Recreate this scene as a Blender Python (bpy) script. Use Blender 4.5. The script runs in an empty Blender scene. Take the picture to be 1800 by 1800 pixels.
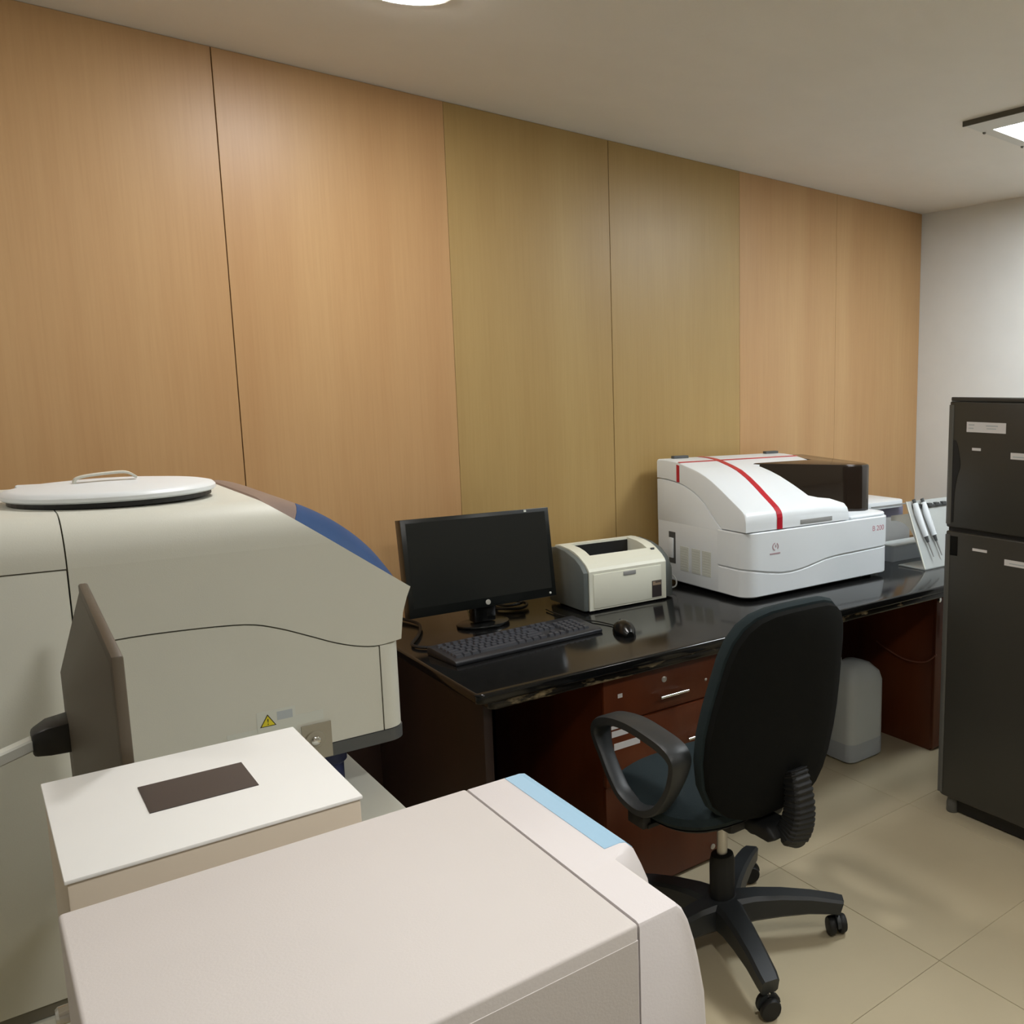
import bpy, bmesh, math, random
from mathutils import Vector, Matrix
random.seed(4)
S = bpy.context.scene
COL = S.collection
PI = math.pi

# ------------------------------------------------------------------ camera, world, exposure
CAM_YAW, CAM_PITCH, CAM_ROLL = math.radians(44.77), math.radians(8.14), math.radians(-0.67)
cd = bpy.data.cameras.new('camera'); cam = bpy.data.objects.new('camera', cd); COL.objects.link(cam)
cd.sensor_fit = 'HORIZONTAL'; cd.sensor_width = 36.0
cd.lens = 1544.7 / 1800 * 36.0
cd.shift_x = (900 - 1446.5) / 1800      # the photograph is the left part of a wider frame
cd.shift_y = (909.6 - 900) / 1800
cd.clip_start = 0.02
_f = Vector((math.sin(CAM_YAW)*math.cos(CAM_PITCH), math.cos(CAM_YAW)*math.cos(CAM_PITCH), -math.sin(CAM_PITCH)))
_r = Vector((math.cos(CAM_YAW), -math.sin(CAM_YAW), 0)); _d = _f.cross(_r)
_r2 = math.cos(CAM_ROLL)*_r + math.sin(CAM_ROLL)*_d; _d2 = -math.sin(CAM_ROLL)*_r + math.cos(CAM_ROLL)*_d
cam.matrix_world = Matrix(((_r2.x, -_d2.x, -_f.x, 0), (_r2.y, -_d2.y, -_f.y, 0), (_r2.z, -_d2.z, -_f.z, 1.5), (0, 0, 0, 1)))
S.camera = cam
w = bpy.data.worlds.new('world'); S.world = w; w.use_nodes = True
w.node_tree.nodes['Background'].inputs[0].default_value = (0.5, 0.5, 0.5, 1)
w.node_tree.nodes['Background'].inputs[1].default_value = 0.02
S.view_settings.view_transform = 'Standard'; S.view_settings.look = 'None'
S.view_settings.gamma = 1; S.view_settings.use_curve_mapping = False
S.view_settings.exposure = 0.45
LAMP = 30.0            # radiance of the ceiling panels
LAMP_COL = (1.0, 0.985, 0.955)   # warm round lights
LAMP_COOL = (0.94, 1.0, 1.04)    # the square panel light

# ------------------------------------------------------------------ materials
def lin(c):
    return tuple(((v/255)/12.92 if v/255 <= 0.04045 else ((v/255+0.055)/1.055)**2.4) for v in c)
def mat(name, rgb, rough=0.5, metal=0.0, var=0.06, scale=6.0, bump=0.0, bscale=200.0, spec=0.5, coat=0.0, alpha=1.0, trans=0.0, stretch=(1, 1, 1), rgb2=None):
    m = bpy.data.materials.new(name); m.use_nodes = True
    nt = m.node_tree; b = nt.nodes['Principled BSDF']
    tc = nt.nodes.new('ShaderNodeTexCoord'); mp = nt.nodes.new('ShaderNodeMapping'); mp.inputs['Scale'].default_value = stretch
    nt.links.new(tc.outputs['Object'], mp.inputs[0])
    nz = nt.nodes.new('ShaderNodeTexNoise'); nz.inputs['Scale'].default_value = scale; nz.inputs['Detail'].default_value = 5
    nt.links.new(mp.outputs[0], nz.inputs['Vector'])
    mix = nt.nodes.new('ShaderNodeMix'); mix.data_type = 'RGBA'
    c = lin(rgb); c2 = lin(rgb2) if rgb2 else tuple(x*(1-var) for x in c)
    c1 = c if rgb2 else tuple(min(1, x*(1+var)) for x in c)
    mix.inputs[6].default_value = (*c1, 1); mix.inputs[7].default_value = (*c2, 1)
    rp = nt.nodes.new('ShaderNodeMapRange'); rp.inputs[1].default_value = 0.3; rp.inputs[2].default_value = 0.7
    nt.links.new(nz.outputs['Fac'], rp.inputs[0]); nt.links.new(rp.outputs[0], mix.inputs[0])
    nt.links.new(mix.outputs[2], b.inputs['Base Color'])
    b.inputs['Roughness'].default_value = rough; b.inputs['Metallic'].default_value = metal
    b.inputs['Specular IOR Level'].default_value = spec; b.inputs['Coat Weight'].default_value = coat
    b.inputs['Alpha'].default_value = alpha; b.inputs['Transmission Weight'].default_value = trans
    if bump:
        n2 = nt.nodes.new('ShaderNodeTexNoise'); n2.inputs['Scale'].default_value = bscale; n2.inputs['Detail'].default_value = 2
        nt.links.new(mp.outputs[0], n2.inputs['Vector'])
        bp = nt.nodes.new('ShaderNodeBump'); bp.inputs['Strength'].default_value = bump; bp.inputs['Distance'].default_value = 0.002
        nt.links.new(n2.outputs['Fac'], bp.inputs['Height']); nt.links.new(bp.outputs[0], b.inputs['Normal'])
    return m
def emit(name, col, strength):
    m = bpy.data.materials.new(name); m.use_nodes = True; nt = m.node_tree
    nt.nodes.remove(nt.nodes['Principled BSDF'])
    e = nt.nodes.new('ShaderNodeEmission'); e.inputs[0].default_value = (*col, 1); e.inputs[1].default_value = strength
    nt.links.new(e.outputs[0], nt.nodes['Material Output'].inputs[0])
    return m
def wood(name, base, dark, rough=0.4, bands=1.0):
    m = mat(name, base, rough=rough, var=0.05, scale=2.2, stretch=(3, 3, 0.25), rgb2=dark)
    nt = m.node_tree; b = nt.nodes['Principled BSDF']
    tc = nt.nodes.new('ShaderNodeTexCoord'); mp = nt.nodes.new('ShaderNodeMapping'); mp.inputs['Scale'].default_value = (60, 60, 1.6)
    nt.links.new(tc.outputs['Object'], mp.inputs[0])
    nz = nt.nodes.new('ShaderNodeTexNoise'); nz.inputs['Scale'].default_value = 3.0; nz.inputs['Detail'].default_value = 6
    nt.links.new(mp.outputs[0], nz.inputs['Vector'])
    src = b.inputs['Base Color'].links[0].from_socket
    hs = nt.nodes.new('ShaderNodeMix'); hs.data_type = 'RGBA'; hs.blend_type = 'MULTIPLY'; hs.inputs[0].default_value = bands
    cr = nt.nodes.new('ShaderNodeValToRGB'); cr.color_ramp.elements[0].color = (0.95, 0.94, 0.92, 1); cr.color_ramp.elements[1].color = (1, 1, 1, 1)
    cr.color_ramp.elements[0].position = 0.3; cr.color_ramp.elements[1].position = 0.62
    nt.links.new(nz.outputs['Fac'], cr.inputs[0]); nt.links.new(src, hs.inputs[6]); nt.links.new(cr.outputs[0], hs.inputs[7])
    nt.links.new(hs.outputs[2], b.inputs['Base Color'])
    return m
M = {}
M['wood_tan'] = wood('wood_tan', (198, 160, 113), (187, 146, 100))
M['wood_olive'] = wood('wood_olive', (180, 152, 98), (171, 141, 88))
M['groove'] = mat('groove', (112, 84, 50), 0.8)
M['plaster'] = mat('plaster', (226, 226, 222), 0.85, bump=0.15, bscale=120, var=0.02)
M['ceiling'] = mat('ceiling', (236, 232, 224), 0.9, bump=0.1, bscale=120, var=0.015)
M['tile'] = mat('tile', (200, 187, 157), 0.3, var=0.05, scale=2.5, spec=0.4)
M['grout'] = mat('grout', (150, 135, 108), 0.8)
M['cherry'] = wood('cherry', (110, 54, 25), (88, 40, 17), 0.4)
M['dark_cherry'] = wood('dark_cherry', (40, 16, 9), (30, 12, 7), 0.5)
M['granite'] = mat('granite', (18, 18, 18), 0.12, var=0.4, scale=90, spec=0.4)
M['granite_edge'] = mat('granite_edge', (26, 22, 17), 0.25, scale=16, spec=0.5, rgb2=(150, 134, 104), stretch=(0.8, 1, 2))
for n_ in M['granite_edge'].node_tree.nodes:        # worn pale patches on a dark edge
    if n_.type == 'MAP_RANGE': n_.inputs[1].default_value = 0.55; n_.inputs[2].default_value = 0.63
M['beige'] = mat('beige', (208, 208, 197), 0.5, bump=0.06, bscale=500, var=0.015)
M['pinkwhite'] = mat('pinkwhite', (214, 208, 205), 0.6, bump=0.06, bscale=500, var=0.012)
M['bezel_white'] = mat('bezel_white', (228, 223, 224), 0.5, bump=0.06, bscale=500, var=0.012)
M['pinkwhite_side'] = mat('pinkwhite_side', (200, 188, 174), 0.5, bump=0.06, bscale=500, var=0.012)
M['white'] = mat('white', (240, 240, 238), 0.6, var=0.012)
M['white_side'] = mat('white_side', (212, 200, 182), 0.5, var=0.02)  # darker copy of white, shade of the box sides put into the colour
M['coolwhite'] = mat('coolwhite', (230, 235, 238), 0.35, var=0.01)
M['lightblue'] = mat('lightblue', (164, 204, 232), 0.35, var=0.01)
M['darkgrey'] = mat('darkgrey', (78, 80, 80), 0.5)
M['taupe'] = mat('taupe', (84, 74, 60), 0.5, var=0.04)
M['black'] = mat('black', (14, 14, 14), 0.45)
M['gloss_black'] = mat('gloss_black', (10, 11, 11), 0.25)
M['screen'] = mat('screen', (15, 18, 17), 0.28)
M['label_black'] = mat('label_black', (58, 52, 52), 0.35)
M['gap'] = mat('gap', (110, 106, 92), 0.9)
M['grey_cover'] = mat('grey_cover', (128, 112, 106), 0.35)
M['blue_cover'] = mat('blue_cover', (26, 66, 114), 0.5, var=0.12, scale=8)
M['steel'] = mat('steel', (205, 202, 196), 0.35, metal=0.7)
M['chrome'] = mat('chrome', (215, 215, 212), 0.18, metal=1.0)
M['lockplate'] = mat('lockplate', (160, 154, 138), 0.4, metal=0.3)
M['paper'] = mat('paper', (222, 220, 220), 0.7, var=0.02)
M['label_light'] = mat('label_light', (208, 211, 202), 0.55, var=0.02)
M['print_grey'] = mat('print_grey', (178, 186, 190), 0.6)
M['print_dark'] = mat('print_dark', (128, 126, 134), 0.6)
M['yellow'] = mat('yellow', (222, 208, 40), 0.5)
M['warn_black'] = mat('warn_black', (60, 58, 20), 0.5)
M['red'] = mat('red', (186, 32, 48), 0.35)
M['red_print'] = mat('red_print', (186, 120, 132), 0.5)
M['logo_print'] = mat('logo_print', (186, 158, 164), 0.5)
M['smoke'] = mat('smoke', (36, 28, 22), 0.08, var=0.02, spec=0.6)
M['printer_ivory'] = mat('printer_ivory', (222, 222, 206), 0.45, var=0.012)
M['printer_grey'] = mat('printer_grey', (98, 104, 102), 0.5)
M['key'] = mat('key', (60, 62, 68), 0.4)
M['kb_body'] = mat('kb_body', (34, 36, 41), 0.45)
M['fabric'] = mat('fabric', (20, 21, 20), 0.95, bump=0.5, bscale=900, spec=0.15)
M['seat_fabric'] = mat('seat_fabric', (40, 50, 53), 0.9, bump=0.5, bscale=900, spec=0.2)
M['plastic'] = mat('plastic', (42, 45, 47), 0.45, bump=0.1, bscale=700)
M['plastic_dark'] = mat('plastic_dark', (17, 18, 19), 0.6)
M['fridge'] = mat('fridge', (58, 57, 52), 0.38, var=0.04, bump=0.08, bscale=600)
M['fridge_edge'] = mat('fridge_edge', (92, 92, 88), 0.35)
M['can'] = mat('can', (196, 202, 202), 0.45, var=0.02)
M['can_liquid'] = mat('can_liquid', (176, 184, 192), 0.4, var=0.02)
M['acrylic'] = mat('acrylic', (205, 210, 208), 0.15, alpha=0.62, var=0.02)
M['acrylic_edge'] = mat('acrylic_edge', (215, 214, 204), 0.3)
M['greybox'] = mat('greybox', (150, 150, 148), 0.5)
M['purple'] = mat('purple', (122, 120, 140), 0.5)
M['cable_black'] = mat('cable_black', (18, 17, 16), 0.5)
M['cable_pink'] = mat('cable_pink', (150, 96, 80), 0.5)
M['navy'] = mat('navy', (30, 40, 82), 0.5)
M['lamp_frame'] = mat('lamp_frame', (216, 215, 208), 0.45, var=0.02)
M['lamp_trim'] = mat('lamp_trim', (84, 80, 70), 0.5)  # screw colour, also the shade painted on the frame edges
M['diffuser'] = emit('diffuser', LAMP_COL, LAMP)
M['diffuser_strong'] = emit('diffuser_strong', LAMP_COL, LAMP*2.4)
M['diffuser_cool'] = emit('diffuser_cool', LAMP_COOL, LAMP)
M['brown_knob'] = mat('brown_knob', (150, 130, 108), 0.5)

# ------------------------------------------------------------------ helpers
ORIG = {}
def setp(o, label=None, cat=None, group=None, kind=None):
    if label: o['label'] = label
    if cat: o['category'] = cat
    if group: o['group'] = group
    if kind: o['kind'] = kind
    return o
def thing(name, label, cat, loc, group=None):
    o = bpy.data.objects.new(name, None); COL.objects.link(o); o.empty_display_size = 0.05
    o.location = loc; ORIG[o.name] = Vector(loc)
    return setp(o, label, cat, group)
def obj(name, bm, m, parent=None, bevel=0.0, seg=2, smooth=None, label=None, kind=None, angle=35):
    org = ORIG.get(parent.name, Vector()) if parent else Vector()
    if org.length: bmesh.ops.translate(bm, verts=bm.verts, vec=-org)
    bmesh.ops.recalc_face_normals(bm, faces=bm.faces)
    if bevel:
        ed = [e for e in bm.edges if len(e.link_faces) == 2 and e.calc_face_angle(0) > math.radians(angle)]
        bmesh.ops.bevel(bm, geom=ed, offset=bevel, segments=seg, profile=0.5, affect='EDGES', clamp_overlap=True)
    me = bpy.data.meshes.new(name); 
    sm = smooth if smooth is not None else bool(bevel)
    if sm:
        for f in bm.faces: f.smooth = True
        for e in bm.edges:
            if len(e.link_faces) == 2 and e.calc_face_angle(0) > math.radians(38): e.smooth = False
    bm.to_mesh(me); bm.free()
    me.materials.append(m)
    o = bpy.data.objects.new(name, me); COL.objects.link(o)
    if parent:
        o.parent = parent; ORIG[o.name] = org
    if label: o['label'] = label
    if kind: o['kind'] = kind
    return o
def B(): return bmesh.new()
def box(bm, x0, x1, y0, y1, z0, z1):
    vs = [bm.verts.new((x, y, z)) for x in (x0, x1) for y in (y0, y1) for z in (z0, z1)]
    for f in ((0, 1, 3, 2), (4, 6, 7, 5), (0, 4, 5, 1), (2, 3, 7, 6), (0, 2, 6, 4), (1, 5, 7, 3)):
        bm.faces.new([vs[i] for i in f])
    return bm
def bx(x0, x1, y0, y1, z0, z1): return box(B(), x0, x1, y0, y1, z0, z1)
def prism(bm, pts, axis, a0, a1):
    # pts 2-D; axis 'x': (y,z), 'y': (x,z), 'z': (x,y)
    def v(p, a):
        return {'x': (a, p[0], p[1]), 'y': (p[0], a, p[1]), 'z': (p[0], p[1], a)}[axis]
    A = [bm.verts.new(v(p, a0)) for p in pts]; Bv = [bm.verts.new(v(p, a1)) for p in pts]
    n = len(pts)
    bm.faces.new(A); bm.faces.new(Bv[::-1])
    for i in range(n): bm.faces.new((A[i], Bv[i], Bv[(i+1) % n], A[(i+1) % n]))
    return bm
def loft(bm, rings, cap=True, closed=False):
    R = [[bm.verts.new(p) for p in r] for r in rings]; n = len(R[0])
    rng = range(len(R)) if closed else range(len(R)-1)
    for k in rng:
        a, b = R[k], R[(k+1) % len(R)]
        for i in range(n): bm.faces.new((a[i], a[(i+1) % n], b[(i+1) % n], b[i]))
    if cap and not closed: bm.faces.new(R[0]); bm.faces.new(R[-1][::-1])
    return bm
def lathe(bm, prof, c, n=24, axis='z'):
    # prof: list of (r, h) ; closed caps at both ends
    rings = []
    for r, h in prof:
        ring = []
        for i in range(n):
            a = 2*PI*i/n; u, v = r*math.cos(a), r*math.sin(a)
            p = {'z': (u, v, h), 'x': (h, u, v), 'y': (u, h, v)}[axis]
            ring.append((c[0]+p[0], c[1]+p[1], c[2]+p[2]))
        rings.append(ring)
    return loft(bm, rings)
def sweep(bm, pts, rw, rh=None, n=8, closed=False, up=(0, 0, 1), square=False):
    # tube along pts, rw: half width across 'side', rh half height; rw, rh may be lists
    rh = rh if rh is not None else rw
    P = [Vector(p) for p in pts]; rings = []
    for i, p in enumerate(P):
        if closed: t = P[(i+1) % len(P)] - P[i-1]
        else: t = P[min(i+1, len(P)-1)] - P[max(i-1, 0)]
        t.normalize(); u = Vector(up)
        s = t.cross(u)
        if s.length < 1e-4: s = t.cross(Vector((1, 0, 0)))
        s.normalize(); u = s.cross(t).normalized()
        a_, b_ = (rw[i] if isinstance(rw, (list, tuple)) else rw), (rh[i] if isinstance(rh, (list, tuple)) else rh)
        ring = []
        if square:
            k = 0.72
            for cx, cy in ((1, k), (k, 1), (-k, 1), (-1, k), (-1, -k), (-k, -1), (k, -1), (1, -k)):
                ring.append(p + s*a_*cx + u*b_*cy)
        else:
            for j in range(n):
                a = 2*PI*j/n; ring.append(p + s*a_*math.cos(a) + u*b_*math.sin(a))
        rings.append(ring)
    return loft(bm, rings, closed=closed)
def smooth_path(pts, k=6, closed=False):
    P = [Vector(p) for p in pts]; out = []; n = len(P)
    for i in range(n if closed else n-1):
        if closed: p0, p1, p2, p3 = P[i-1], P[i], P[(i+1) % n], P[(i+2) % n]
        else: p0, p1, p2, p3 = P[max(i-1, 0)], P[i], P[i+1], P[min(i+2, n-1)]
        for j in range(k):
            t = j/k
            out.append(0.5*((2*p1) + (-p0+p2)*t + (2*p0-5*p1+4*p2-p3)*t*t + (-p0+3*p1-3*p2+p3)*t**3))
    if not closed: out.append(P[-1])
    return out
def rrect(x0, x1, y0, y1, r, k=5, corners=(1, 1, 1, 1)):
    # plan outline with rounded corners; order: x0y0, x1y0, x1y1, x0y1
    out = []
    for (cx, cy, a0, on) in ((x0, y0, PI, corners[0]), (x1, y0, 1.5*PI, corners[1]), (x1, y1, 0, corners[2]), (x0, y1, 0.5*PI, corners[3])):
        if not on: out.append((cx, cy)); continue
        ox = cx + (r if cx == x0 else -r); oy = cy + (r if cy == y0 else -r)
        for i in range(k+1):
            a = a0 + 0.5*PI*i/k; out.append((ox + r*math.cos(a), oy + r*math.sin(a)))
    return out
def text(name, body, size, mw, m, parent, ext=0.0003, align='CENTER'):
    cu = bpy.data.curves.new(name, 'FONT'); cu.body = body; cu.size = size; cu.extrude = ext; cu.align_x = align; cu.align_y = 'CENTER'
    t = bpy.data.objects.new(name, cu); COL.objects.link(t)
    bpy.context.view_layer.update()
    me = bpy.data.meshes.new_from_object(t.evaluated_get(bpy.context.evaluated_depsgraph_get()))
    bpy.data.objects.remove(t); bpy.data.curves.remove(cu)
    bm = B(); bm.from_mesh(me); bpy.data.meshes.remove(me)
    bmesh.ops.transform(bm, matrix=mw, verts=bm.verts)
    return obj(name, bm, m, parent)
def facing_minus_y(x, y, z):  # text readable from -Y side
    return Matrix.Translation((x, y, z)) @ Matrix.Rotation(PI/2, 4, 'X')
def struct(o): o['kind'] = 'structure'; return o

# ------------------------------------------------------------------ room shell
H = 2.405; WY = 2.97; RX = 3.636; LX = -2.2; BY = -2.6
fl = struct(obj('floor', bx(LX-.1, RX+.1, BY-.1, WY+.1, -0.12, -0.006), M['grout']))
tx0, ty0, ts = 1.75, 1.302, 0.638
tile_mesh = None
i0, i1 = math.floor((LX-tx0)/ts), math.ceil((RX-tx0)/ts); j0, j1 = math.floor((BY-ty0)/ts), math.ceil((WY-ty0)/ts)
for i in range(i0, i1):
    for j in range(j0, j1):
        x0 = max(tx0+i*ts, LX)+0.0007; x1 = min(tx0+(i+1)*ts, RX)-0.0007
        y0 = max(ty0+j*ts, BY)+0.0007; y1 = min(ty0+(j+1)*ts, WY)-0.0007
        full = (x1-x0 > ts-0.003) and (y1-y0 > ts-0.003)
        if full and tile_mesh:
            o = bpy.data.objects.new('tile', tile_mesh); COL.objects.link(o); o.parent = fl; o.location = (x0, y0, 0)
        else:
            bm = bx(0, x1-x0, 0, y1-y0, -0.0059, 0)
            o = obj('tile', bm, M['tile'], None, bevel=0.0008, seg=1, smooth=False); o.parent = fl; o.location = (x0, y0, 0)
            if full: tile_mesh = o.data
struct(obj('ceiling', bx(LX-.1, RX+.1, BY-.1, WY+.1, H, H+0.12), M['ceiling']))
wb = struct(obj('wall_back', bx(LX-.1, RX+.1, WY+0.006, WY+0.12, -0.006, H), M['groove']))
pj = [0.594, 1.214, 1.812, 2.433, 3.015]
xs = [LX] + [0.594-0.61*k for k in (4, 3, 2, 1)] + pj + [RX]
for k in range(len(xs)-1):
    olive = 1.2 < xs[k] < 2.4
    g = 0.0012 if k not in (6, 8) else 0.0005
    g2 = 0.0012 if k+1 not in (6, 8) else 0.0005
    if k == 9: g = 0.0005
    if k == 8: g2 = 0.0005
    obj('wood_panel', bx(xs[k]+g, xs[k+1]-g2, WY, WY+0.0058, 0.0, H-0.001), M['wood_olive' if olive else 'wood_tan'], wb, bevel=0.0006, seg=1, smooth=False)
struct(obj('wall_right', bx(RX, RX+0.12, BY-.1, WY+0.006, -0.006, H), M['plaster']))
struct(obj('wall_left', bx(LX-0.12, LX, BY-.1, WY+0.006, -0.006, H), M['plaster']))
struct(obj('wall_front', bx(LX-.1, RX+.1, BY-0.12, BY, -0.006, H), M['plaster']))

# ------------------------------------------------------------------ ceiling lamps
def ceiling_lamp(x0, x1, y0, y1, label, fx=0.1, fy=0.048, lit=None):
    t = thing('ceiling_light', label, 'ceiling light', ((x0+x1)/2, (y0+y1)/2, H), 'square ceiling panel lights')
    zb = H-0.014
    bm = B()
    box(bm, x0, x0+fx, y0, y1, zb, H); box(bm, x1-fx, x1, y0, y1, zb, H)
    box(bm, x0+fx, x1-fx, y0, y0+fy, zb, H); box(bm, x0+fx, x1-fx, y1-fy, y1, zb, H)
    obj('frame', bm, M['lamp_frame'], t)
    for ex in (x0-0.004, x1):
        obj('edge_trim', bx(ex, ex+0.004, y0-0.004, y1+0.004, zb-0.003, H), M['lamp_trim'], t, label='dark edge of the lamp frame')  # dark strip stands in for shade on the raised frame side
    obj('diffuser', bx(x0+fx, x1-fx, y0+fy, y1-fy, H-0.006, H-0.001), M['diffuser_cool'], t)
    for sx in (x0+fx+0.008, (x0+x1)/2+0.02, x1-fx):
        for sy in (y0+fy*0.3, y1-fy*0.12):
            obj('screw', lathe(B(), [(0.0045, 0), (0.006, 0.003), (0.006, 0.008)], (sx, sy, zb-0.005), 8), M['lamp_trim'], t)
    return t
def round_lamp(x, y, r, label, lit='diffuser'):
    t = thing('ceiling_light', label, 'ceiling light', (x, y, H), 'round ceiling lights')
    obj('mounting_ring', lathe(B(), [(r+0.012, H-0.006), (r+0.014, H-0.004), (r+0.014, H)], (x, y, 0), 40), M['lamp_frame'], t, smooth=True)
    obj('diffuser', lathe(B(), [(r-0.006, H-0.0095), (r-0.002, H-0.009), (r, H-0.0075), (r, H-0.0062)], (x, y, 0), 40), M[lit], t, smooth=True)
ceiling_lamp(2.521, 3.17, 1.24, 1.888, 'square ceiling light with pale screwed frame above the refrigerator')
round_lamp(0.80, 2.19, 0.115, 'glowing round ceiling light near the wood wall, at the top edge', 'diffuser_strong')
round_lamp(0.55, 0.12, 0.125, 'round ceiling light above the near machines, over the viewer', 'diffuser_strong')
round_lamp(2.5, -0.1, 0.16, 'round ceiling light over the near right part of the room')  # unseen lamp, added as front fill
round_lamp(-0.95, 2.19, 0.115, 'round ceiling light near the wood wall, left of the picture')

def local_thing(name, label, cat, loc, rotz=0, group=None):
    o = thing(name, label, cat, loc, group); ORIG[o.name] = Vector(); o.rotation_euler = (0, 0, rotz)
    return o

# ------------------------------------------------------------------ white side table carrying the near machines
t = thing('side_table', 'low white table under the white machines at lower left', 'table', (0.33, 1.4, 0))
obj('tabletop', prism(B(), rrect(0.125, 0.557, 0.50, 2.30, 0.012), 'z', 0.672, 0.70), M['beige'], t, bevel=0.002)
for x in (0.15, 0.53):
    for y in (0.54, 2.26):
        obj('leg', bx(x-0.02, x+0.02, y-0.02, y+0.02, 0.0, 0.6718), M['beige'], t, bevel=0.003)
bm = B(); box(bm, 0.14, 0.16, 0.56, 2.24, 0.60, 0.671); box(bm, 0.52, 0.54, 0.56, 2.24, 0.60, 0.671)
obj('rail', bm, M['beige'], t)

# ------------------------------------------------------------------ large beige analyser
a = thing('floor_analyser', 'large beige laboratory analyser with blue window beside the wood wall', 'analyser', (0.1, 2.1, 0))
Y0, Y1 = 1.80, 2.40
NRM = Vector((0.794, 0, 1)).normalized(); PT = Vector((0.626, 0, 1.105))
def arc_profile(r=0.08, zt=1.29):
    p = [(Y0, zt-r)]
    for i in range(1, 11):
        q = 0.5*PI*i/10; p.append((Y0+r*(1-math.cos(q)), zt-r+r*math.sin(q)))
    for i in range(0, 7):
        q = 0.5*PI*i/6; p.append((Y1-0.04+0.04*math.sin(q), zt-0.04+0.04*math.cos(q)))
    p.append((Y1, zt-r))
    return p
bm = prism(B(), arc_profile(), 'x', 0.112, 0.64)
bmesh.ops.bisect_plane(bm, geom=bm.verts[:]+bm.edges[:]+bm.faces[:], plane_co=PT, plane_no=NRM, clear_outer=True)
bmesh.ops.holes_fill(bm, edges=[e for e in bm.edges if len(e.link_faces) == 1])
seam = smooth_path([(0.112, 0, 1.078), (0.162, 0, 1.086), (0.25, 0, 1.0855), (0.341, 0, 1.079), (0.39, 0, 1.064), (0.44, 0, 1.040), (0.484, 0, 1.018), (0.525, 0, 1.003), (0.562, 0, 0.997), (0.603, 0, 1.002)], 4)
seam = [(p.x, p.z) for p in seam]
up = seam + [(0.609, 1.055), (0.618, 1.085), (0.626, 1.105), (0.626-(1.21-1.105)/0.794, 1.21), (0.112, 1.21)]
prism(bm, up, 'y', Y0, Y1)
obj('upper_shell', bm, M['beige'], a, smooth=True)
lowpts = [(x, z-0.0028) for x, z in seam if x < 0.558] + [(0.560, 0.9945), (0.560, 0.823), (0.112, 0.823)]
obj('side_panel', prism(B(), lowpts, 'y', Y0, Y1), M['beige'], a)
cor = rrect(0.5625, 0.602, Y0, Y1, 0.032, 6, (0, 1, 0, 0))
obj('corner_panel', prism(B(), cor, 'z', 0.823, 0.9955), M['beige'], a, smooth=True)
tray = rrect(0.112, 0.604, Y0-0.002, Y1, 0.034, 6, (0, 1, 0, 0))
obj('base_tray', prism(B(), tray, 'z', 0.797, 0.8215), M['darkgrey'], a, smooth=True, label='dark grey bottom rim')
bm = bx(0.109, 0.57, Y0+0.006, Y1-0.01, 0.825, 1.09)
obj('inner_core', bm, M['gap'], a)
bm = prism(B(), [(y+0.006, z-0.006) for y, z in arc_profile()], 'x', 0.085, 0.135)
obj('joint_core', bm, M['gap'], a)
obj('left_upper_shell', prism(B(), arc_profile(), 'x', -0.85, 0.1100), M['beige'], a, smooth=True)
obj('left_panel', bx(-0.85, 0.1100, Y0, Y1, 0.50, 1.2075), M['beige'], a, bevel=0.0015)
obj('left_core', bx(-0.85, 0.1089, Y0+0.004, Y1, 0.478, 1.212), M['gap'], a)
obj('base_cabinet', bx(-0.85, 0.1100, Y0-0.004, Y1, 0.0, 0.476), M['beige'], a, bevel=0.003)
# hood on the sloping front, grey then blue
TD = Vector((1, 0, -0.794)).normalized(); SL = 0.292
TOP = PT - TD*SL
def hood(s0, s1, ns, hmax=0.040):
    bm = B(); ny = 22; top = []; bot = []
    for i in range(ns+1):
        s = s0+(s1-s0)*i/ns; rt = []; rb = []
        hs = max(0.0, math.sin(PI*min(1, max(0, s*0.99+0.005))))**0.55
        for j in range(ny+1):
            y = 1.872 + (2.385-1.872)*j/ny; v = (j/ny)
            hy = min(1, math.sin(PI*v)*2.6)**0.7 if 0 < v < 1 else 0
            p = TOP + TD*(s*SL); b_ = Vector((p.x, y, p.z))
            rt.append(bm.verts.new(b_ + NRM*(hmax*hs*hy+0.001))); rb.append(bm.verts.new(b_ - NRM*0.001))
        top.append(rt); bot.append(rb)
    for i in range(ns):
        for j in range(ny):
            bm.faces.new((top[i][j], top[i][j+1], top[i+1][j+1], top[i+1][j])); bm.faces.new((bot[i][j], bot[i+1][j], bot[i+1][j+1], bot[i][j+1]))
        for A_ in (0, ny):
            bm.faces.new((top[i][A_], top[i+1][A_], bot[i+1][A_], bot[i][A_]))
    for i in (0, ns):
        for j in range(ny): bm.faces.new((top[i][j], top[i][j+1], bot[i][j+1], bot[i][j]))
    return bm
obj('hood', hood(0.0, 0.22, 8), M['grey_cover'], a, smooth=True, label='grey upper hood over the sloping front')
obj('window', hood(0.222, 1.0, 16), M['blue_cover'], a, smooth=True, label='blue translucent window on the sloping front')
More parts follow.
